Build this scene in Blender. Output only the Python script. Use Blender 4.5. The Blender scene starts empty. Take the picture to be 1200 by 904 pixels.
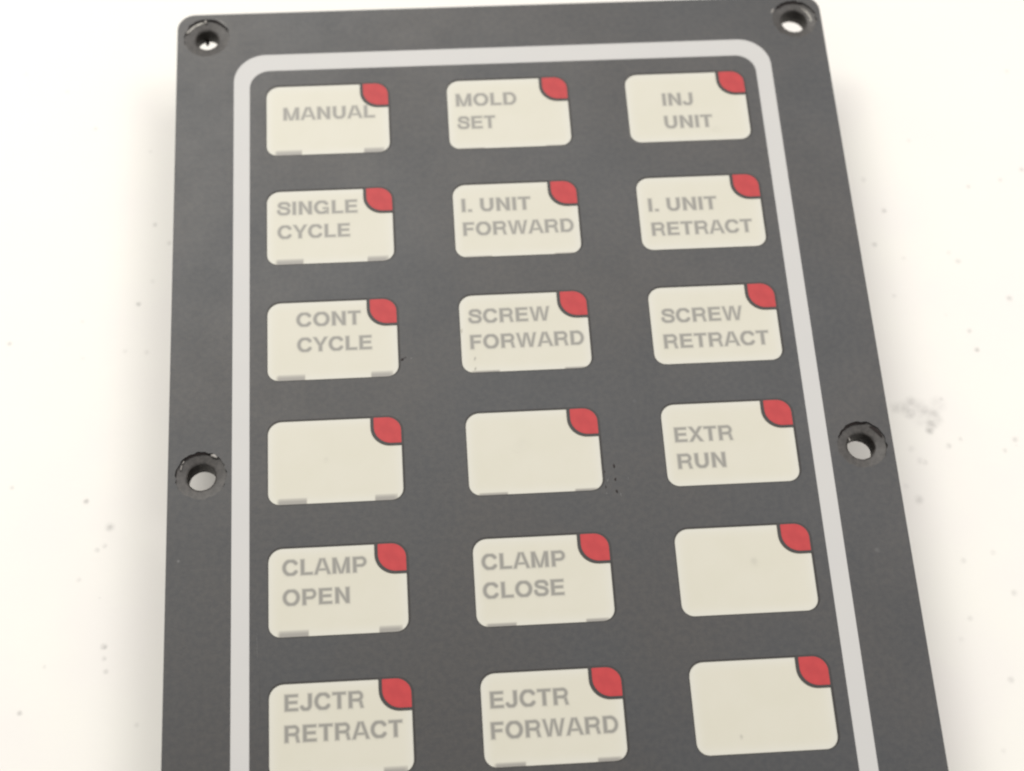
import bpy, bmesh, math, random
from mathutils import Vector, Matrix, noise
MM = 0.001
S = bpy.context.scene
COL = S.collection
random.seed(7)

# ------------------------------------------------------------------ camera
R = Matrix(((0.997516, -0.062995, 0.03152), (-0.043759, -0.904828, -0.423524), (0.0552, 0.421092, -0.905337)))
CAM = Vector((-17.912, -125.472, 249.811))
cd = bpy.data.cameras.new('camera')
cam = bpy.data.objects.new('camera', cd)
COL.objects.link(cam)
M = Matrix((R[0], -R[1], -R[2])).transposed().to_4x4()
M.translation = CAM * MM
cam.matrix_world = M
cd.sensor_fit = 'HORIZONTAL'; cd.sensor_width = 36; cd.lens = 60.886
cd.clip_start = 0.005; cd.clip_end = 50
cd.dof.use_dof = True
cd.dof.focus_distance = (Vector((0, -35, 0)) - CAM).dot(R[2]) * MM
cd.dof.aperture_fstop = 19
S.camera = cam
S.cycles.filter_width = 2.3

# ------------------------------------------------------------------ light: a bright workshop with ceiling lamps
W = bpy.data.worlds.new('World'); S.world = W
W.use_nodes = True
W.node_tree.nodes['Background'].inputs[0].default_value = (1.0, 0.97, 0.935, 1)
W.node_tree.nodes['Background'].inputs[1].default_value = 0.48

def area(name, loc, target, sx, sy, power, color):
    l = bpy.data.lights.new(name, 'AREA')
    l.shape = 'RECTANGLE'; l.size = sx; l.size_y = sy; l.energy = power; l.color = color
    o = bpy.data.objects.new(name, l); COL.objects.link(o)
    o.location = loc
    o.rotation_euler = (Vector(target) - Vector(loc)).to_track_quat('-Z', 'Y').to_euler()
    return o
area('ceiling_lamp', (-0.42, 0.82, 1.2), (0, 0, 0), 1.1, 0.45, 16.5, (1.0, 0.97, 0.915))
area('ceiling_lamp', (0.7, 0.55, 1.4), (0, 0, 0), 1.2, 0.4, 10.2, (1.0, 0.96, 0.93))
vs = S.view_settings
vs.view_transform = 'Standard'; vs.look = 'None'; vs.exposure = 0.08; vs.gamma = 1; vs.use_curve_mapping = False

# ------------------------------------------------------------------ material helpers
def mat(name, col, rough=0.5, spec=0.5):
    m = bpy.data.materials.new(name); m.use_nodes = True
    b = m.node_tree.nodes['Principled BSDF']
    b.inputs['Base Color'].default_value = (*col, 1)
    b.inputs['Roughness'].default_value = rough
    b.inputs['Specular IOR Level'].default_value = spec
    return m, m.node_tree, b
def node(nt, typ, **kw):
    n = nt.nodes.new(typ)
    for k, v in kw.items():
        if k.startswith('i_'):
            n.inputs[int(k[2:])].default_value = v
        else:
            setattr(n, k, v)
    return n
def noise_tex(nt, vec, scale, detail=3, rough=0.5):
    n = node(nt, 'ShaderNodeTexNoise')
    n.inputs['Scale'].default_value = scale; n.inputs['Detail'].default_value = detail
    n.inputs['Roughness'].default_value = rough
    nt.links.new(vec, n.inputs['Vector'])
    return n
def mixc(nt, fac, a, b, blend='MIX'):
    n = node(nt, 'ShaderNodeMix', data_type='RGBA', blend_type=blend)
    for s, v in ((n.inputs[0], fac), (n.inputs[6], a), (n.inputs[7], b)):
        if isinstance(v, bpy.types.NodeSocket): nt.links.new(v, s)
        else: s.default_value = v if isinstance(v, (int, float)) else (*v[:3], 1)
    return n.outputs[2]
def ramp(nt, val, a, b, lo=0.0, hi=1.0):
    n = node(nt, 'ShaderNodeMapRange', interpolation_type='SMOOTHSTEP')
    n.inputs[1].default_value = a; n.inputs[2].default_value = b
    n.inputs[3].default_value = lo; n.inputs[4].default_value = hi
    nt.links.new(val, n.inputs[0])
    return n.outputs[0]
def math_(nt, op, a, b):
    n = node(nt, 'ShaderNodeMath', operation=op)
    for s, v in ((n.inputs[0], a), (n.inputs[1], b)):
        if isinstance(v, bpy.types.NodeSocket): nt.links.new(v, s)
        else: s.default_value = v
    return n.outputs[0]
def spots(nt, vec, lst):
    """stains: lst of (x, y, radius, strength) in mm; returns a 0..1 cover value"""
    warp = noise_tex(nt, vec, 0.9, 2)
    acc = None
    wv = node(nt, 'ShaderNodeVectorMath', operation='MULTIPLY_ADD')
    nt.links.new(warp.outputs['Color'], wv.inputs[0]); wv.inputs[1].default_value = (.35, .35, 0)
    nt.links.new(vec, wv.inputs[2])
    flat = node(nt, 'ShaderNodeVectorMath', operation='MULTIPLY'); flat.inputs[1].default_value = (1, 1, 0)
    nt.links.new(wv.outputs[0], flat.inputs[0])
    for x, y, r, s in lst:
        d = node(nt, 'ShaderNodeVectorMath', operation='DISTANCE')
        nt.links.new(flat.outputs[0], d.inputs[0]); d.inputs[1].default_value = (x + .17, y + .17, 0)
        v = ramp(nt, d.outputs['Value'], r * 0.05, r * 1.45, s, 0.0)
        acc = v if acc is None else math_(nt, 'MAXIMUM', acc, v)
    return acc
def mm_coords(nt):
    tc = node(nt, 'ShaderNodeTexCoord')
    v = node(nt, 'ShaderNodeVectorMath', operation='SCALE'); v.inputs['Scale'].default_value = 1000.0
    nt.links.new(tc.outputs['Object'], v.inputs[0])
    return v.outputs[0]
def bump(nt, b, h, strength, dist):
    n = node(nt, 'ShaderNodeBump'); n.inputs['Strength'].default_value = strength
    n.inputs['Distance'].default_value = dist
    nt.links.new(h, n.inputs['Height']); nt.links.new(n.outputs[0], b.inputs['Normal'])

def unproj(u, v, z):
    """where the ray of a measured photo point meets the plane z (used once, to place marks on the table)"""
    d = R.transposed() @ Vector(((u - 600) / 2029.5, (v - 452) / 2029.5, 1))
    s = (z - CAM.z) / d.z
    p = CAM + d * s
    return p.x, p.y

TABLE_Z = -16.0
# --- table
m_table, nt, b = mat('white_laminate', (0.8, 0.79, 0.77), 0.45, 0.35)
v = mm_coords(nt)
tp = [(79,108,2,.25),(31,87,1.6,.15),(112,151,2,.3),(176,178,2,.2),(181.7,263.5,2.6,.45),(198,285,2.6,.5),(179,330,2.4,.25),
 (162.5,356.5,2.6,.6),(11,403,2.3,.6),(97,420,2,.2),(172,413,2.6,.35),(147,412,2.4,.2),(101,588,2.8,.65),(129,618,4.5,.3),
 (123,640,2.4,.3),(114,645,2.4,.35),(14,572,2.4,.3),(92,680,2.4,.25),(122,758,3,.7),(122,772,2.4,.35),(124,787,2.4,.4),
 (23,836,2.6,.5),(52,782,2,.2),(160,850,2.4,.2),(1036,247,2.8,.65),(1025,287,3.0,.5),(1123,306,3.0,.4),(1183,350,3.2,.45),
 (1136,388,2.6,.4),(1145,410,2.8,.6),(1135,219,2.4,.4),(1172,211,2.4,.3),(1197,199,2.6,.45),(1180,84,2.6,.3),(1065,165,2.2,.25),
 (1012,211,3,.3),(1059,303,2.4,.25),(1112,296,2.4,.25),(1048,347,2.4,.25),(1103,468,2.6,.4),(1112,523,3,.4),(1190,515,3.2,.4),
 (1178,528,2.6,.3),(1077,586,5,.2),(1078,540,3.5,.3),(1084,542,3,.3),(1068,526,3.5,.22),(1164,648,3,.25),(1129,657,3.2,.22),
 (1062,570,2.6,.2),(1137,725,2.8,.3),(1189,695,3.4,.35),(1185,797,3.4,.35),(1127,750,3,.15),(1176,880,3,.15),
 (1099,474,9,.12),(1060,478,8,.22),(1068,471,6,.26),(1067,484,7,.30),(1076,478,10,.16),(1084,482,7,.26),(1092,486,9,.28),(1097,492,7,.24),(1091,497,7,.34),(1090,504,5,.42),(1080,492,10,.12),
 (1126,515,2.4,.3),(1090,505,4,.5),(1050,478,6,.22)]
lst = []
for u, w, r, s in tp:
    x, y = unproj(u, w, TABLE_Z)
    lst.append((x, y, r * 0.155 + .08, s * (.85 if r < 4.5 else 1.45)))
for k in range(70):      # faint dust elsewhere on the bench
    lst.append((random.uniform(-150, 160), random.uniform(-170, 150), random.uniform(.2, .5), random.uniform(.04, .18)))
sp = spots(nt, v, lst)
fine = noise_tex(nt, v, .75, 4, .55)
cov = math_(nt, 'MULTIPLY', sp, ramp(nt, fine.outputs['Fac'], .32, .62, .45, 1.0))
cloud = noise_tex(nt, v, 0.06, 4)
base = mixc(nt, ramp(nt, cloud.outputs['Fac'], .3, .7), (0.765, 0.755, 0.712), (0.75, 0.732, 0.705))
c = mixc(nt, cov, base, (0.20, 0.195, 0.19))
nt.links.new(c, b.inputs['Base Color'])
bump(nt, b, noise_tex(nt, v, 1.5, 3).outputs['Fac'], .05, .0002)

# --- membrane
m_mem, nt, b = mat('grey_polyester_membrane', (0.1, 0.1, 0.1), 0.46, 0.5)
v = mm_coords(nt)
big = noise_tex(nt, v, 0.035, 3); small = noise_tex(nt, v, 1.1, 3, .65)
c = mixc(nt, ramp(nt, big.outputs['Fac'], .35, .65), (0.0325, 0.0315, 0.0318), (0.0300, 0.0318, 0.0350))
g = mixc(nt, 1.0, c, (1, 1, 1), 'MULTIPLY')
dk = mixc(nt, ramp(nt, small.outputs['Fac'], .3, .7), (0.80, 0.83, 0.88), (1.20, 1.17, 1.12))
c = mixc(nt, 1.0, c, dk, 'MULTIPLY')
wp = [(209,658,1.6,.3),(1028,645,3,.12),(744,470,2.5,.07)]
lst = [(*unproj(u, w, 0), r * .145, s) for u, w, r, s in wp]
c = mixc(nt, spots(nt, v, lst), c, (0.3, 0.3, 0.3))
nt.links.new(c, b.inputs['Base Color'])
nt.links.new(ramp(nt, noise_tex(nt, v, .07, 5, .65).outputs['Fac'], .3, .7, .44, .50), b.inputs['Roughness'])
bump(nt, b, noise_tex(nt, v, 3.0, 3, .65).outputs['Fac'], .35, .00004)

# --- key windows and print: attributes 'ink' and 'rim' drive the print and the light painted at window edges
def printed(name, cream, ink_col, rough=.42):
    m, nt, b = mat(name, cream, rough, .4)
    v = mm_coords(nt)
    cl = noise_tex(nt, v, .16, 3)
    ink = node(nt, 'ShaderNodeAttribute', attribute_name='ink')
    edge_light = node(nt, 'ShaderNodeAttribute', attribute_name='edge_light')
    c = mixc(nt, ramp(nt, cl.outputs['Fac'], .3, .7), cream, tuple(x * y for x, y in zip(cream, (1.02, 1.02, 1.035))))
    c = mixc(nt, edge_light.outputs['Fac'], c, (0.56, 0.555, 0.505))
    c = mixc(nt, ink.outputs['Fac'], c, ink_col)
    nt.links.new(c, b.inputs['Base Color'])
    return m
CREAM = (0.527, 0.512, 0.430)
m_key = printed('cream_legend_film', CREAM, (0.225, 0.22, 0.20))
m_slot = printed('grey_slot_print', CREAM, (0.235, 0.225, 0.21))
m_red, nt, b = mat('red_lens', (0.50, 0.028, 0.036), .5, .3)
v = mm_coords(nt)
c = mixc(nt, ramp(nt, noise_tex(nt, v, .5, 2).outputs['Fac'], .3, .7), (0.395, 0.032, 0.037), (0.44, 0.038, 0.042))
nt.links.new(c, b.inputs['Base Color'])
m_rim, nt, b = mat('black_lens_outline', (0.024, 0.022, 0.022), .5, .4)
v = mm_coords(nt)
nt.links.new(mixc(nt, noise_tex(nt, v, 2, 3).outputs['Fac'], (0.018, 0.017, 0.017), (0.035, 0.032, 0.032)), b.inputs['Base Color'])
m_line, nt, b = mat('dark_grey_outline', (0.018, 0.017, 0.016), .52, .38)
v = mm_coords(nt)
nt.links.new(mixc(nt, noise_tex(nt, v, .7, 3).outputs['Fac'], (0.012, 0.011, 0.010), (0.028, 0.026, 0.025)), b.inputs['Base Color'])
m_stripe, nt, b = mat('pale_grey_print', (0.5, 0.5, 0.5), .48, .45)
v = mm_coords(nt)
nt.links.new(mixc(nt, ramp(nt, noise_tex(nt, v, .09, 4).outputs['Fac'], .3, .7), (0.482, 0.478, 0.468), (0.472, 0.470, 0.464)), b.inputs['Base Color'])
m_plate, nt, b = mat('dark_anodised_plate', (0.05, 0.045, 0.042), .5, .5)
v = mm_coords(nt)
nt.links.new(mixc(nt, ramp(nt, noise_tex(nt, v, 1.6, 4, .7).outputs['Fac'], .35, .65), (0.052, 0.046, 0.043), (0.10, 0.092, 0.086)), b.inputs['Base Color'])
m_bore, nt, b = mat('bore_dark_metal', (0.012, 0.010, 0.009), .55, .3)
v = mm_coords(nt)
nt.links.new(mixc(nt, ramp(nt, noise_tex(nt, v, 2.2, 4, .7).outputs['Fac'], .4, .7), (0.008, 0.007, 0.006), (0.05, 0.04, 0.034)), b.inputs['Base Color'])
m_sink, nt, b = mat('countersink_worn_grey', (0.07, 0.062, 0.058), .5, .5)
v = mm_coords(nt)
nt.links.new(mixc(nt, ramp(nt, noise_tex(nt, v, 1.3, 4, .7).outputs['Fac'], .35, .7), (0.034, 0.0315, 0.030), (0.064, 0.059, 0.055)), b.inputs['Base Color'])
m_steel, nt, b = mat('worn_bright_metal', (0.42, 0.41, 0.38), .38, .5)
b.inputs['Metallic'].default_value = .4
v = mm_coords(nt)
nt.links.new(mixc(nt, noise_tex(nt, v, 1.5, 4, .7).outputs['Fac'], (0.10, 0.096, 0.088), (0.40, 0.39, 0.36)), b.inputs['Base Color'])
m_burr, nt, b = mat('bright_metal_burr', (0.5, 0.48, 0.45), .4, .5)
v = mm_coords(nt)
nt.links.new(mixc(nt, noise_tex(nt, v, 2.5, 3, .7).outputs['Fac'], (0.16, 0.15, 0.14), (0.42, 0.40, 0.375)), b.inputs['Base Color'])
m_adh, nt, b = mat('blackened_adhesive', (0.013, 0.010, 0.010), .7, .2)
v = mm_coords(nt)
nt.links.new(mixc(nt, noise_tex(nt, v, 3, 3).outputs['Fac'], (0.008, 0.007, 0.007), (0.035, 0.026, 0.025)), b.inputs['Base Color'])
m_scuff, nt, b = mat('pale_scuff', (0.12, 0.12, 0.12), .5, .5)
v = mm_coords(nt)
nt.links.new(mixc(nt, noise_tex(nt, v, 3, 3).outputs['Fac'], (0.055, 0.055, 0.056), (0.16, 0.16, 0.16)), b.inputs['Base Color'])
m_house, nt, b = mat('dark_housing_plastic', (0.35, 0.34, 0.33), .5, .4)
v = mm_coords(nt)
nt.links.new(mixc(nt, noise_tex(nt, v, .8, 3).outputs['Fac'], (0.14, 0.135, 0.13), (0.18, 0.17, 0.165)), b.inputs['Base Color'])

# ------------------------------------------------------------------ geometry helpers (all lengths in mm)
def rrect(x0, y0, x1, y1, rs, n=8):
    """rounded rectangle, radii (bl, br, tr, tl), counter-clockwise"""
    if not isinstance(rs, (tuple, list)): rs = (rs,) * 4
    pts = []
    for (cx, cy, a0), r in zip(((x0, y0, 180), (x1, y0, 270), (x1, y1, 0), (x0, y1, 90)), rs):
        sx = 1 if cx == x0 else -1; sy = 1 if cy == y0 else -1
        if r < 1e-6:
            pts.append((cx, cy)); continue
        for k in range(n + 1):
            a = math.radians(a0 + 90 * k / n)
            pts.append((cx + sx * r + r * math.cos(a), cy + sy * r + r * math.sin(a)))
    return pts
def circle(cx, cy, r, n=48, rough=0, seed=0):
    pts = []
    for k in range(n):
        a = 2 * math.pi * k / n
        rr = r + rough * noise.noise(Vector((math.cos(a) * 5 + seed * 9, math.sin(a) * 5, seed)))
        pts.append((cx + rr * math.cos(a), cy + rr * math.sin(a)))
    return pts
def link(name, me, material, parent=None, loc=(0, 0, 0)):
    o = bpy.data.objects.new(name, me)
    COL.objects.link(o)
    if material: me.materials.clear(); me.materials.append(material)
    if parent: o.parent = parent
    o.location = Vector(loc) * MM
    return o
def slab_mesh(name, loops, z0, z1):
    """flat sheet with holes, real thickness z0..z1, from 2D outlines"""
    cu = bpy.data.curves.new(name, 'CURVE'); cu.dimensions = '2D'; cu.fill_mode = 'BOTH'
    for lp in loops:
        s = cu.splines.new('POLY'); s.points.add(len(lp) - 1); s.use_cyclic_u = True
        for p, (x, y) in zip(s.points, lp): p.co = (x, y, 0, 1)
    cu.extrude = (z1 - z0) / 2
    o = bpy.data.objects.new('t', cu); COL.objects.link(o)
    me = bpy.data.meshes.new_from_object(o)
    bpy.data.objects.remove(o); bpy.data.curves.remove(cu)
    zc = (z0 + z1) / 2
    for v_ in me.vertices: v_.co = Vector((v_.co.x, v_.co.y, v_.co.z + zc)) * MM
    me.name = name
    return me
def set_attr(me, name, vals):
    a = me.attributes.new(name, 'FLOAT', 'POINT')
    a.data.foreach_set('value', vals)
def lathe_mesh(name, prof, n=56, wob=0, seed=0):
    bm = bmesh.new(); rings = []
    for i, (r, z) in enumerate(prof):
        ring = []
        for k in range(n):
            a = 2 * math.pi * k / n
            rr = r + wob * noise.noise(Vector((math.cos(a) * 2.5, math.sin(a) * 2.5, seed + i * .4)))
            ring.append(bm.verts.new(Vector((rr * math.cos(a), rr * math.sin(a), z)) * MM))
        rings.append(ring)
    for a, b_ in zip(rings, rings[1:]):
        for k in range(n): bm.faces.new((a[k], a[(k + 1) % n], b_[(k + 1) % n], b_[k]))
    bmesh.ops.recalc_face_normals(bm, faces=bm.faces)
    me = bpy.data.meshes.new(name); bm.to_mesh(me); bm.free()
    for p in me.polygons: p.use_smooth = True
    return me

# ------------------------------------------------------------------ table
bm = bmesh.new()
N = 8
bmesh.ops.create_grid(bm, x_segments=N, y_segments=N, size=0.9)
me = bpy.data.meshes.new('table_top'); bm.to_mesh(me); bm.free()
t = link('table_top', me, m_table, loc=(0, 0, TABLE_Z)); t['kind'] = 'structure'
t['label'] = 'white laminate bench top with dark specks and a grey smudge'

# ------------------------------------------------------------------ control panel
panel = bpy.data.objects.new('control_panel', None); COL.objects.link(panel)
panel.empty_display_size = .02
panel['label'] = 'dark grey membrane control panel with cream keys and red corner lamps lying on white bench'
panel['category'] = 'control panel'

XL, XR, YT, YB = -56.8, 56.9, 65.1, -109.5
HOLES = [(-51.75, 60.2), (52.1, 60.2), (-51.75, -22.3), (51.95, -22.2), (-51.75, -104.7), (52.0, -104.7)]
PX, PY, Y0 = 31.0, 21.08, 42.44
KW, KH = 20.85, 14.0
KEYS = {}
COLX = [-31.0, 0.0, 31.0]
keys = [(i, j) for i in range(6) for j in range(3)]
RK = 2.0
loops = [rrect(XL, YB, XR, YT, 3.1)]
for n_, (hx, hy) in enumerate(HOLES): loops.append(circle(hx, hy, 3.95, 96, .26, n_ + 1))
for i, j in keys:
    cx, cy = COLX[j], Y0 - i * PY
    loops.append(rrect(cx - KW / 2, cy - KH / 2, cx + KW / 2, cy + KH / 2, (1.9, 1.9, 2.3, 2.2)))
link('membrane', slab_mesh('membrane', loops, -.3, 0), m_mem, panel)
loops = [rrect(XL + 1.01, YB + 1.51, XR - 1.01, YT - 1.01, 2.6)] + [circle(hx, hy, 4.15) for hx, hy in HOLES]
link('backing_plate', slab_mesh('backing_plate', loops, -3.9, -.302), m_plate, panel)
link('housing', slab_mesh('housing', [rrect(-46, -98, 46, 55, 3)], TABLE_Z + .01, -3.9), m_house, panel)
st = [rrect(-46.97, -99.6, 46.67, 56.12, 5.5, 14), rrect(-44.26, -96.2, 43.86, 52.76, 3.5, 14)]
link('border_stripe', slab_mesh('border_stripe', st, -.01, .012), m_stripe, panel)

m_edge, nt, b = mat('bare_aluminium_edge', (0.5, 0.5, 0.48), .5, .5)
v = mm_coords(nt)
nt.links.new(mixc(nt, noise_tex(nt, v, .6, 3).outputs['Fac'], (0.40, 0.395, 0.375), (0.52, 0.515, 0.49)), b.inputs['Base Color'])
link('plate_edge', slab_mesh('plate_edge', [rrect(XL - .10, YB + .3, XR - .02, YT + .36, 3.1), rrect(XL + 1, YB + 1.5, XR - 1, YT - 1, 2.6)], -1.2, -.36), m_edge, panel)
# bolt holes: countersink, bore and torn edge of the membrane
def arc_strip(name, cx, cy, r, w, a0, a1, z, seed, mtl, parent, h=.07):
    bm = bmesh.new(); prev = None; n = max(8, int((a1 - a0) / 3))
    for k in range(n + 1):
        a = math.radians(a0 + (a1 - a0) * k / n); tt = k / n
        env = math.sin(math.pi * tt) ** .45
        ww = w * env * (0.72 + .55 * abs(noise.noise(Vector((k * .55, seed * 3.1, 0))))) + .02
        rr = r + .14 * noise.noise(Vector((k * .4, seed, 5)))
        vs_ = []
        for q, zz in ((0, z), (.5, z + h), (1, z)):
            rad = rr - ww / 2 + ww * q
            vs_.append(bm.verts.new(Vector((cx + rad * math.cos(a), cy + rad * math.sin(a), zz)) * MM))
        if prev:
            for q in (0, 1): bm.faces.new((prev[q], prev[q + 1], vs_[q + 1], vs_[q]))
        prev = vs_
    bmesh.ops.recalc_face_normals(bm, faces=bm.faces)
    me = bpy.data.meshes.new(name); bm.to_mesh(me); bm.free()
    return link(name, me, mtl, parent)
def chip(name, cx, cy, rx, ry, rot, z, h, mtl, parent, seed=0):
    bm = bmesh.new()
    bmesh.ops.create_icosphere(bm, subdivisions=2, radius=1)
    ca, sa = math.cos(math.radians(rot)), math.sin(math.radians(rot))
    for v_ in bm.verts:
        k = 1 + .5 * noise.noise(v_.co * 1.7 + Vector((seed * 4, 0, 0)))
        x, y, zz = v_.co.x * rx * k, v_.co.y * ry * k, v_.co.z * h
        v_.co = Vector((cx + x * ca - y * sa, cy + x * sa + y * ca, z + zz)) * MM
    me = bpy.data.meshes.new(name); bm.to_mesh(me); bm.free()
    for p in me.polygons: p.use_smooth = True
    return link(name, me, mtl, parent)

bore_r = [1.95, 2.25, 2.2, 2.2, 2.2, 2.2]
for n_, (hx, hy) in enumerate(HOLES):
    br_ = bore_r[n_]
    sink = link('countersink', lathe_mesh('countersink', [(4.16, -.31), (3.7, -.40), (br_ + .35, -.62), (br_ + .08, -.72), (br_, -.85)], 64, .07, n_ * 7),
                m_sink, panel, (hx, hy, 0))
    bore = link('bore', lathe_mesh('bore', [(br_, -.85), (br_ - .02, -2.4), (br_, -3.92), (4.16, -3.925)], 64, .05, n_ * 5 + 2), m_bore, sink)
    if n_ == 0:
        arc_strip('torn_edge', 0, 0, 3.5, .5, 88, 160, -.36, 3, m_steel, sink, .03)
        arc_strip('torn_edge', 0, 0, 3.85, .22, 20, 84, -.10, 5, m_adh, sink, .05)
        arc_strip('torn_edge', 0, 0, 4.25, .42, 30, 80, -.03, 8, m_steel, sink, .035)
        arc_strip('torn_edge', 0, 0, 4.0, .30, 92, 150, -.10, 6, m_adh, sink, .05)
        chip('metal_burr', -3.35, 1.5, .22, .5, -20, -.25, .13, m_burr, sink, 1)
        chip('metal_burr', -.25, 3.6, .2, .42, 15, -.22, .15, m_burr, sink, 2)
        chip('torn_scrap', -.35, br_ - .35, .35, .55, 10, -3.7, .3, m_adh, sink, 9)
    if n_ == 1:
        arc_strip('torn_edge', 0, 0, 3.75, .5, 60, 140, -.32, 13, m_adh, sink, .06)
        arc_strip('torn_edge', 0, 0, 3.1, .5, -10, 60, -.5, 15, m_steel, sink, .06)
        chip('metal_burr', -3.7, 1.9, .22, .6, -25, -.05, .15, m_burr, sink, 3)
    if n_ == 2:
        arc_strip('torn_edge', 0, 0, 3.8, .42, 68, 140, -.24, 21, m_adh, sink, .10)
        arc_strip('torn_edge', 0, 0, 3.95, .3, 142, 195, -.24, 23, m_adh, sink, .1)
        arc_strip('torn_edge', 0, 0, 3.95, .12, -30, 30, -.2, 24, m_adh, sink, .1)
        chip('metal_burr', 2.05, 3.2, .55, .27, -25, -.08, .14, m_burr, sink, 4)
        chip('metal_burr', -3.05, 1.5, .1, .5, -12, -.25, .1, m_burr, sink, 5)
        chip('metal_burr', -2.75, 2.4, .1, .3, -30, -.25, .1, m_burr, sink, 6)
    if n_ == 3:
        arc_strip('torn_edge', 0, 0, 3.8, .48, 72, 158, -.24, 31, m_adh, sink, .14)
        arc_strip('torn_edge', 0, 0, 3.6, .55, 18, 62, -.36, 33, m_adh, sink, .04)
        chip('metal_burr', -1.75, 1.15, .09, .35, 10, -.6, .1, m_burr, sink, 7)

# keys ---------------------------------------------------------------
LEG = 3.9            # lamp lens square
def pane_mesh(slot_h):
    """cream film under a window with light leaking in at its edges painted as a paler border (attribute rim)"""
    bm = bmesh.new(); prev = None; vals = []
    w, h = KW / 2 - .002, KH / 2 - .002
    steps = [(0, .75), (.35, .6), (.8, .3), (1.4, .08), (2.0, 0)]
    for d, val in steps:
        pts = rrect(-w + d, -h + d, w - d, h - d, [max(x - d, .05) for x in (1.9, 1.9, 2.3, 2.2)], 6)
        ring = []
        for x, y in pts:
            ring.append(bm.verts.new(Vector((x, y, 0)) * MM)); vals.append(val)
        if prev:
            for k in range(len(ring)): bm.faces.new((prev[k], prev[(k + 1) % len(ring)], ring[(k + 1) % len(ring)], ring[k]))
        prev = ring
    bm.faces.new(prev)
    me = bpy.data.meshes.new('key_window'); bm.to_mesh(me); bm.free()
    set_attr(me, 'edge_light', vals)
    set_attr(me, 'ink', [0.0] * len(vals))
    return me
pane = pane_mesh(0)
NW = .52
lx1, ly1 = KW / 2 - .02, KH / 2 - .05
lx0, ly0 = lx1 - 4.25, ly1 - 4.4
rim_me = slab_mesh('lamp_rim', [rrect(lx0 - NW, ly0 - NW * .75, lx1 + .28, ly1 + .22, (3.1, .1, 2.6, .1), 10)], -.11, .012)
out_me = slab_mesh('key_outline', [rrect(-KW / 2 - .14, -KH / 2 - .14, KW / 2 + .36, KH / 2 + .26, (2.1, 2.2, 2.6, 2.3)),
                                   rrect(-KW / 2, -KH / 2, KW / 2, KH / 2, (1.9, 1.9, 2.3, 2.2))], -.02, .006)
lens_me = slab_mesh('lamp_lens', [rrect(lx0, ly0, lx1, ly1, (2.75, .1, 2.25, .15), 10)], -.1, .035)

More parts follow.
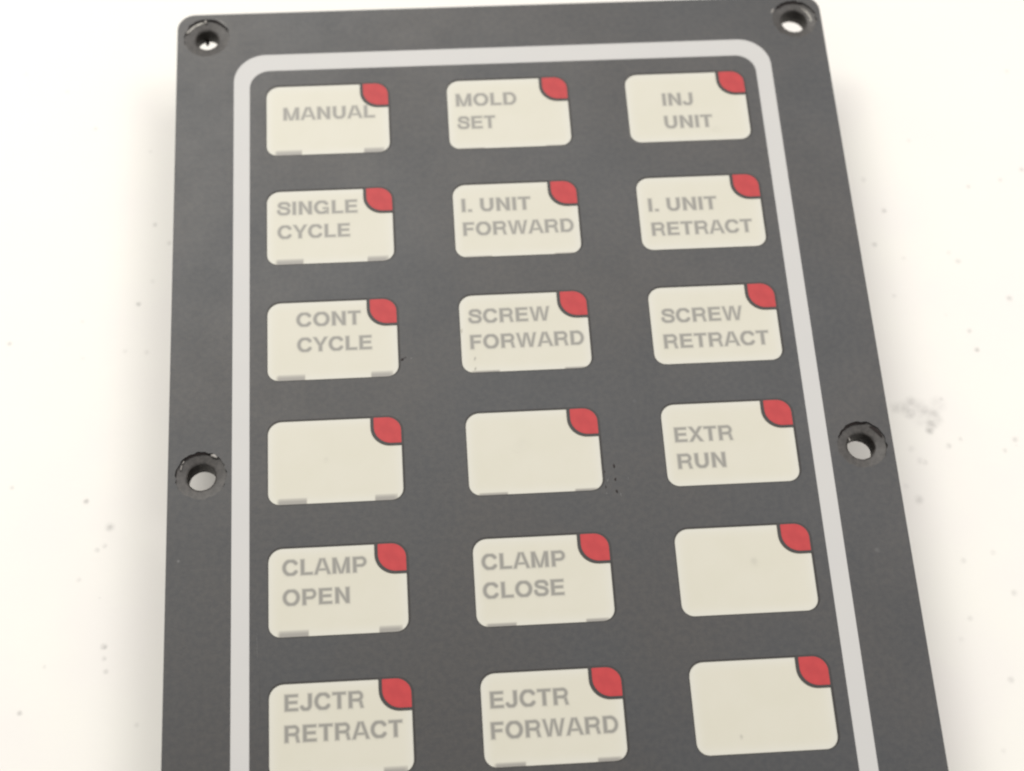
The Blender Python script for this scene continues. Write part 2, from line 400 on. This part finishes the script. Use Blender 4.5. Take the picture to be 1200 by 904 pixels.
# legend text: heavy grotesque capitals, drawn from strokes; the diffusing film softens their edges,
# so each line is a fine mesh whose 'ink' value falls off across the edge of the strokes
import numpy as np
SW = .25           # stem width, cap height = 1
def L(x0, y0, x1, y1, w=SW): return ('s', x0, y0, x1, y1, w)
def arc(cx, cy, rx, ry, a0, a1, w=SW * .95, n=14):
    return ('p', [(cx + rx * math.cos(math.radians(a0 + (a1 - a0) * k / n)), cy + ry * math.sin(math.radians(a0 + (a1 - a0) * k / n))) for k in range(n + 1)], w)
HW = SW / 2; TW = .20; TH = TW / 2
GLY = {
 'I': (.39, [L(.195, 0, .195, 1)]),
 '.': (.39, [L(.195, 0, .195, .2)]),
 ' ': (.36, []),
 'L': (.84, [L(.2, 0, .2, 1), L(.2, TH, .80, TH, TW)]),
 'E': (.93, [L(.2, 0, .2, 1), L(.2, TH, .86, TH, TW), L(.2, 1 - TH, .85, 1 - TH, TW), L(.2, .515, .81, .515, TW)]),
 'F': (.85, [L(.2, 0, .2, 1), L(.2, 1 - TH, .81, 1 - TH, TW), L(.2, .49, .74, .49, TW)]),
 'T': (.85, [L(.425, 0, .425, 1), L(.03, 1 - TH, .82, 1 - TH, TW)]),
 'N': (1.0, [L(.2, 0, .2, 1), L(.8, 0, .8, 1), L(.16, 1.06, .84, -.06, .20)]),
 'M': (1.16, [L(.19, 0, .19, 1), L(.97, 0, .97, 1), L(.19, 1.12, .58, -.06, .185), L(.97, 1.12, .58, -.06, .185)]),
 'A': (1.0, [L(.09, -.06, .46, 1.06, .205), L(.91, -.06, .54, 1.06, .205), L(.25, .305, .75, .305, .16)]),
 'V': (.93, []),
 'W': (1.33, [L(.11, 1.06, .385, -.06, .19), L(.40, -.06, .64, 1.06, .185), L(.93, -.06, .69, 1.06, .185), L(1.22, 1.06, .945, -.06, .19)]),
 'Y': (.93, [L(.465, 0, .465, .45), L(.08, 1.06, .47, .38, .205), L(.85, 1.06, .46, .38, .205)]),
 'X': (.93, [L(.09, -.06, .83, 1.06, .215), L(.84, -.06, .10, 1.06, .215)]),
 'U': (1.0, [L(.2, .40, .2, 1), L(.8, .40, .8, 1), arc(.5, .40, .3, .315, 180, 360)]),
 'J': (.77, [L(.57, .32, .57, 1), arc(.335, .32, .235, .235, 205, 360)]),
 'O': (1.08, [arc(.54, .5, .385, .425, 0, 360, n=32)]),
 'C': (1.0, [arc(.52, .5, .375, .425, 38, 322, n=24)]),
 'G': (1.08, [arc(.53, .5, .385, .425, 38, 312, n=24), L(.90, 0, .90, .50, .15), L(.58, .43, .97, .43, .155)]),
 'D': (1.02, [L(.2, 0, .2, 1), L(.2, TH, .5, TH, TW), L(.2, 1 - TH, .5, 1 - TH, TW), arc(.48, .5, .355, .4125, -90, 90, TW * 1.08, 18)]),
 'P': (.94, [L(.2, 0, .2, 1), L(.2, 1 - TH, .58, 1 - TH, TW), L(.2, .44, .58, .44, TW), arc(.57, .676, .225, .2365, -90, 90, TW * 1.05, 12)]),
 'R': (1.01, [L(.2, 0, .2, 1), L(.2, 1 - TH, .62, 1 - TH, TW), L(.2, .47, .62, .47, TW), arc(.60, .691, .22, .2215, -90, 90, TW * 1.05, 12),
        L(.50, .46, .74, .43, .19), L(.745, .46, .80, .16, .20), L(.795, .22, .85, -.02, .20)]),
 'S': (.93, [('p', [(.79, .70), (.755, .81), (.66, .885), (.52, .912), (.36, .905), (.235, .845), (.19, .74), (.225, .645), (.33, .58), (.48, .54),
        (.63, .50), (.75, .42), (.79, .29), (.74, .165), (.62, .10), (.46, .085), (.29, .11), (.175, .20), (.145, .32)], SW * .9)]),
}
def sdf_glyph(prims, X, Y):
    d = np.full(X.shape, 9.0)
    for p in prims:
        if p[0] == 's':
            _, x0, y0, x1, y1, w = p
            ln = math.hypot(x1 - x0, y1 - y0); ux, uy = (x1 - x0) / ln, (y1 - y0) / ln
            rx, ry = X - (x0 + x1) / 2, Y - (y0 + y1) / 2
            qa = np.abs(rx * ux + ry * uy) - ln / 2; qb = np.abs(-rx * uy + ry * ux) - w / 2
            dd = np.hypot(np.maximum(qa, 0), np.maximum(qb, 0)) + np.minimum(np.maximum(qa, qb), 0)
        else:
            pts, w = p[1], p[2]; dd = np.full(X.shape, 9.0)
            for (ax, ay), (bx, by) in zip(pts, pts[1:]):
                vx, vy = bx - ax, by - ay; l2 = vx * vx + vy * vy
                tt = np.clip(((X - ax) * vx + (Y - ay) * vy) / l2, 0, 1)
                dd = np.minimum(dd, np.hypot(X - ax - tt * vx, Y - ay - tt * vy))
            dd = dd - w / 2
        d = np.minimum(d, dd)
    return np.maximum(d, np.abs(Y - .5) - .51)
def legend(s, x, y, w, capH, parent):
    adv = [GLY[c][0] for c in s]; total = sum(adv)
    left = .095 if s[0] in 'MNILEFRUDP' else .05; right = .05
    sx = w / (total - left - right)
    cell = .09; soft = .215          # mm
    pad = .3
    nx = int((w + 2 * pad) / cell) + 1; ny = int((capH + 2 * pad) / cell) + 1
    gx = np.linspace(-pad, w + pad, nx); gy = np.linspace(-pad, capH + pad, ny)
    GX, GY = np.meshgrid(gx, gy); d = np.full(GX.shape, 9.0)
    u = GX / sx + left; v_ = GY / capH; x_off = 0
    for c in s:
        if GLY[c][1]: d = np.minimum(d, sdf_glyph(GLY[c][1], u - x_off, v_))
        x_off += GLY[c][0]
    dm = d * capH
    t_ = np.clip((soft * .95 - dm) / (2 * soft), 0, 1); ink = t_ * t_ * (3 - 2 * t_)
    idx = -np.ones(GX.shape, int); cells = []
    keep = ink > .002
    q = keep[:-1, :-1] | keep[1:, :-1] | keep[:-1, 1:] | keep[1:, 1:]
    used = np.zeros(GX.shape, bool)
    used[:-1, :-1] |= q; used[1:, :-1] |= q; used[:-1, 1:] |= q; used[1:, 1:] |= q
    idx[used] = np.arange(used.sum())
    jj, ii = np.nonzero(q)
    faces = np.stack([idx[jj, ii], idx[jj, ii + 1], idx[jj + 1, ii + 1], idx[jj + 1, ii]], 1).tolist()
    vv = np.stack([(x + GX[used]) * MM, (y + GY[used]) * MM, np.full(used.sum(), .006 * MM)], 1).tolist()
    me = bpy.data.meshes.new('legend'); me.from_pydata(vv, [], faces); me.update()
    set_attr(me, 'ink', ink[used].tolist())
    kx, ky = x + GX[used], y + GY[used]
    edge = np.minimum(KW / 2 - np.abs(kx), KH / 2 - np.abs(ky))
    set_attr(me, 'edge_light', (np.clip((1.9 - edge) / 1.9, 0, 1) ** 1.8 * .75).tolist())
    return link('legend', me, m_key, parent)
TEXT = [(0,0,'MANUAL',-7.56,-0.02,8.14),(0,1,'MOLD',-8.95,1.62,1.68),(0,1,'SET',-8.93,-3.02,-2.35),
 (0,2,'INJ',-4.22,0.27,1.25),(0,2,'UNIT',-4.32,-4.38,4.08),(1,0,'SINGLE',-8.79,2.32,4.75),(1,0,'CYCLE',-8.72,-2.2,3.4),
 (1,1,'I. UNIT',-9.03,1.62,2.58),(1,1,'FORWARD',-9.02,-2.95,9.62),(1,2,'I. UNIT',-8.7,0.32,2.94),(1,2,'RETRACT',-8.59,-4.36,8.42),
 (2,0,'CONT',-5.8,2.45,4.66),(2,0,'CYCLE',-5.71,-2.09,6.42),(2,1,'SCREW',-9.06,1.78,4.29),(2,1,'FORWARD',-8.96,-2.87,9.65),
 (2,2,'SCREW',-8.65,0.4,4.77),(2,2,'RETRACT',-8.66,-4.25,8.56),(3,2,'EXTR',-8.64,0.35,0.76),(3,2,'RUN',-8.6,-4.19,-0.79),
 (4,0,'CLAMP',-8.36,2.5,4.49),(4,0,'OPEN',-8.36,-2.23,1.9),(4,1,'CLAMP',-9.22,1.89,3.67),(4,1,'CLOSE',-9.26,-2.68,3.23),
 (5,0,'EJCTR',-8.19,2.78,3.54),(5,0,'RETRACT',-8.23,-1.83,8.97),(5,1,'EJCTR',-9.16,1.6,2.57),(5,1,'FORWARD',-9.3,-2.96,9.57)]
def slot(x0, x1, h, parent, sgn):
    """dark slot of the insert pocket seen through the lower edge of the window"""
    bm = bmesh.new(); vals = []
    y0 = -KH / 2 + .01
    ys = [(0, .9), (h * .45, .85), (h * .75, .5), (h, 0)]
    s = .5
    xs = [(x0, 0 if sgn > 0 else 0), (x0 + s, 1), (x1 - s * .5, 1), (x1, 0)] if sgn > 0 else [(x0, 0), (x0 + s * .5, 1), (x1 - .6, 1), (x1, .6)]
    grid = []
    for dy, a in ys:
        row = []
        for x, b_ in xs:
            row.append(bm.verts.new(Vector((x, y0 + dy, .004)) * MM)); vals.append(a * b_)
        grid.append(row)
    for r0, r1 in zip(grid, grid[1:]):
        for k in range(len(xs) - 1): bm.faces.new((r0[k], r0[k + 1], r1[k + 1], r1[k]))
    me = bpy.data.meshes.new('pocket_slot'); bm.to_mesh(me); bm.free()
    set_attr(me, 'ink', vals); set_attr(me, 'edge_light', [.2] * len(vals))
    link('pocket_slot', me, m_slot, parent)
WORDS = {}; key_obj = {}
for tt in TEXT: WORDS.setdefault((tt[0], tt[1]), []).append(tt)
for i, j in keys:
    cx, cy = COLX[j], Y0 - i * PY
    words = ' '.join(w[2] for w in WORDS.get((i, j), []))
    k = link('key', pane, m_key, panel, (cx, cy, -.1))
    key_obj[i, j] = k
    k['label'] = ('cream key printed ' + words) if words else 'blank cream key with red corner lamp'
    r_ = bpy.data.objects.new('lamp_rim', rim_me); COL.objects.link(r_); r_.parent = k; r_.location = (0, 0, .1 * MM)
    q_ = bpy.data.objects.new('key_outline', out_me); COL.objects.link(q_); q_.parent = k; q_.location = (0, 0, .1 * MM)
    if not out_me.materials: out_me.materials.append(m_line)
    if not rim_me.materials: rim_me.materials.append(m_rim); lens_me.materials.append(m_red)
    l_ = bpy.data.objects.new('lamp_lens', lens_me); COL.objects.link(l_); l_.parent = k; l_.location = (0, 0, .1 * MM)
    for (_, _, s, x, y, x1) in WORDS.get((i, j), []):
        legend(s, x + .07, y + .07, x1 - x - .14, 2.6, k)
    hh = {0: 1.15, 1: [.28, .3, .4, .5, .62, .75][i], 2: 0}[j]
    if hh:
        slot(-KW / 2 + 1.25, -4.35, hh, k, 1)
        slot(5.9, KW / 2 - .9, hh, k, -1)

# scuffs, nicks and grime ---------------------------------------------
def at(u, w, z=0.0):
    return unproj(u, w, z)
for n_, (u, w, rx, ry, rot) in enumerate([(471.5, 421.5, .26, .20, 30), (719.6, 546.5, .15, .36, 8), (721.2, 562, .15, .28, -15), (722.8, 576, .17, .30, 10),
                                          (710, 571, .10, .22, 10), (708.5, 553, .07, .30, 5), (475, 419.5, .16, .10, 20)]):
    x, y = at(u, w); chip('nick', x, y, rx, ry, rot, 0, .012, m_adh, panel, n_ + 20)
for n_, (u, w, rx, ry, rot) in enumerate([(712, 563.5, .10, .40, -18), (736.3, 561, .05, .26, 0), (727.5, 579.5, .07, .34, 5), (711, 578, .06, .2, 0), (482, 420, .15, .12, 0)]):
    x, y = at(u, w); chip('scuff', x, y, rx, ry, rot, 0, .01, m_scuff, panel, n_ + 40)
def streak(u0, w0, u1, w1, wd, mtl):
    (x0, y0), (x1, y1) = at(u0, w0), at(u1, w1)
    bm = bmesh.new(); prev = None
    nrm = Vector((y1 - y0, x0 - x1, 0)).normalized()
    for k in range(25):
        t_ = k / 24
        c_ = Vector((x0 + (x1 - x0) * t_, y0 + (y1 - y0) * t_, .005)) + nrm * .08 * noise.noise(Vector((k * .3, u0, 0)))
        hw = wd * (.3 + .7 * abs(noise.noise(Vector((k * .7, w0, 2))))) * math.sin(math.pi * min(max(t_, .02), .98)) ** .5
        row = [bm.verts.new((c_ + nrm * hw) * MM), bm.verts.new((c_ - nrm * hw) * MM)]
        if prev: bm.faces.new((prev[0], prev[1], row[1], row[0]))
        prev = row
    me = bpy.data.meshes.new('scratch'); bm.to_mesh(me); bm.free()
    link('scratch', me, mtl, panel)
streak(301, 742, 301.5, 772, .045, m_scuff)
streak(304, 785, 305, 850, .05, m_line)
streak(1048, 790, 1050, 812, .04, m_line)
def smudge(k, x, y, rx, ry, rot, amt):
    """soft grey mark on a key window"""
    bm = bmesh.new(); vals = []; rings = []
    ca, sa = math.cos(math.radians(rot)), math.sin(math.radians(rot))
    for q in range(6):
        f_ = q / 5; ring = []
        for n_ in range(14):
            a = 2 * math.pi * n_ / 14
            rr = f_ * (1 + .35 * noise.noise(Vector((math.cos(a), math.sin(a), x))))
            px_, py_ = rx * rr * math.cos(a), ry * rr * math.sin(a)
            if q == 0: px_ = py_ = 0
            ring.append(bm.verts.new(Vector((x + px_ * ca - py_ * sa, y + px_ * sa + py_ * ca, .012)) * MM)); vals.append(amt * (1 - f_ * f_) ** 1.5)
            if q == 0: break
        rings.append(ring)
    for n_ in range(14): bm.faces.new((rings[0][0], rings[1][n_], rings[1][(n_ + 1) % 14]))
    for a_, b_ in zip(rings[1:], rings[2:]):
        for n_ in range(14): bm.faces.new((a_[n_], b_[n_], b_[(n_ + 1) % 14], a_[(n_ + 1) % 14]))
    me = bpy.data.meshes.new('smudge'); bm.to_mesh(me); bm.free()
    set_attr(me, 'ink', vals); set_attr(me, 'edge_light', [0.0] * len(vals))
    link('smudge', me, m_key, k)
for (i, j, u, w, rx, ry, rot, amt) in [(2, 1, 556.5, 420.5, .22, .55, -12, .75), (2, 1, 557, 432.5, .2, .5, -15, .8), (2, 1, 541, 388, .2, .5, -5, .55),
                                       (4, 2, 883, 657.5, .75, .9, 20, .22), (5, 2, 869, 863.5, .32, .5, 10, .4), (3, 0, 382, 538, .5, .5, 0, .12),
                                       (3, 1, 610, 520, 1.6, 1.2, 30, .05), (0, 2, 838, 150, .9, .7, 0, .06)]:
    x, y = at(u, w, -.1)
    smudge(key_obj[i, j], x - COLX[j], y - (Y0 - i * PY), rx, ry, rot, amt)
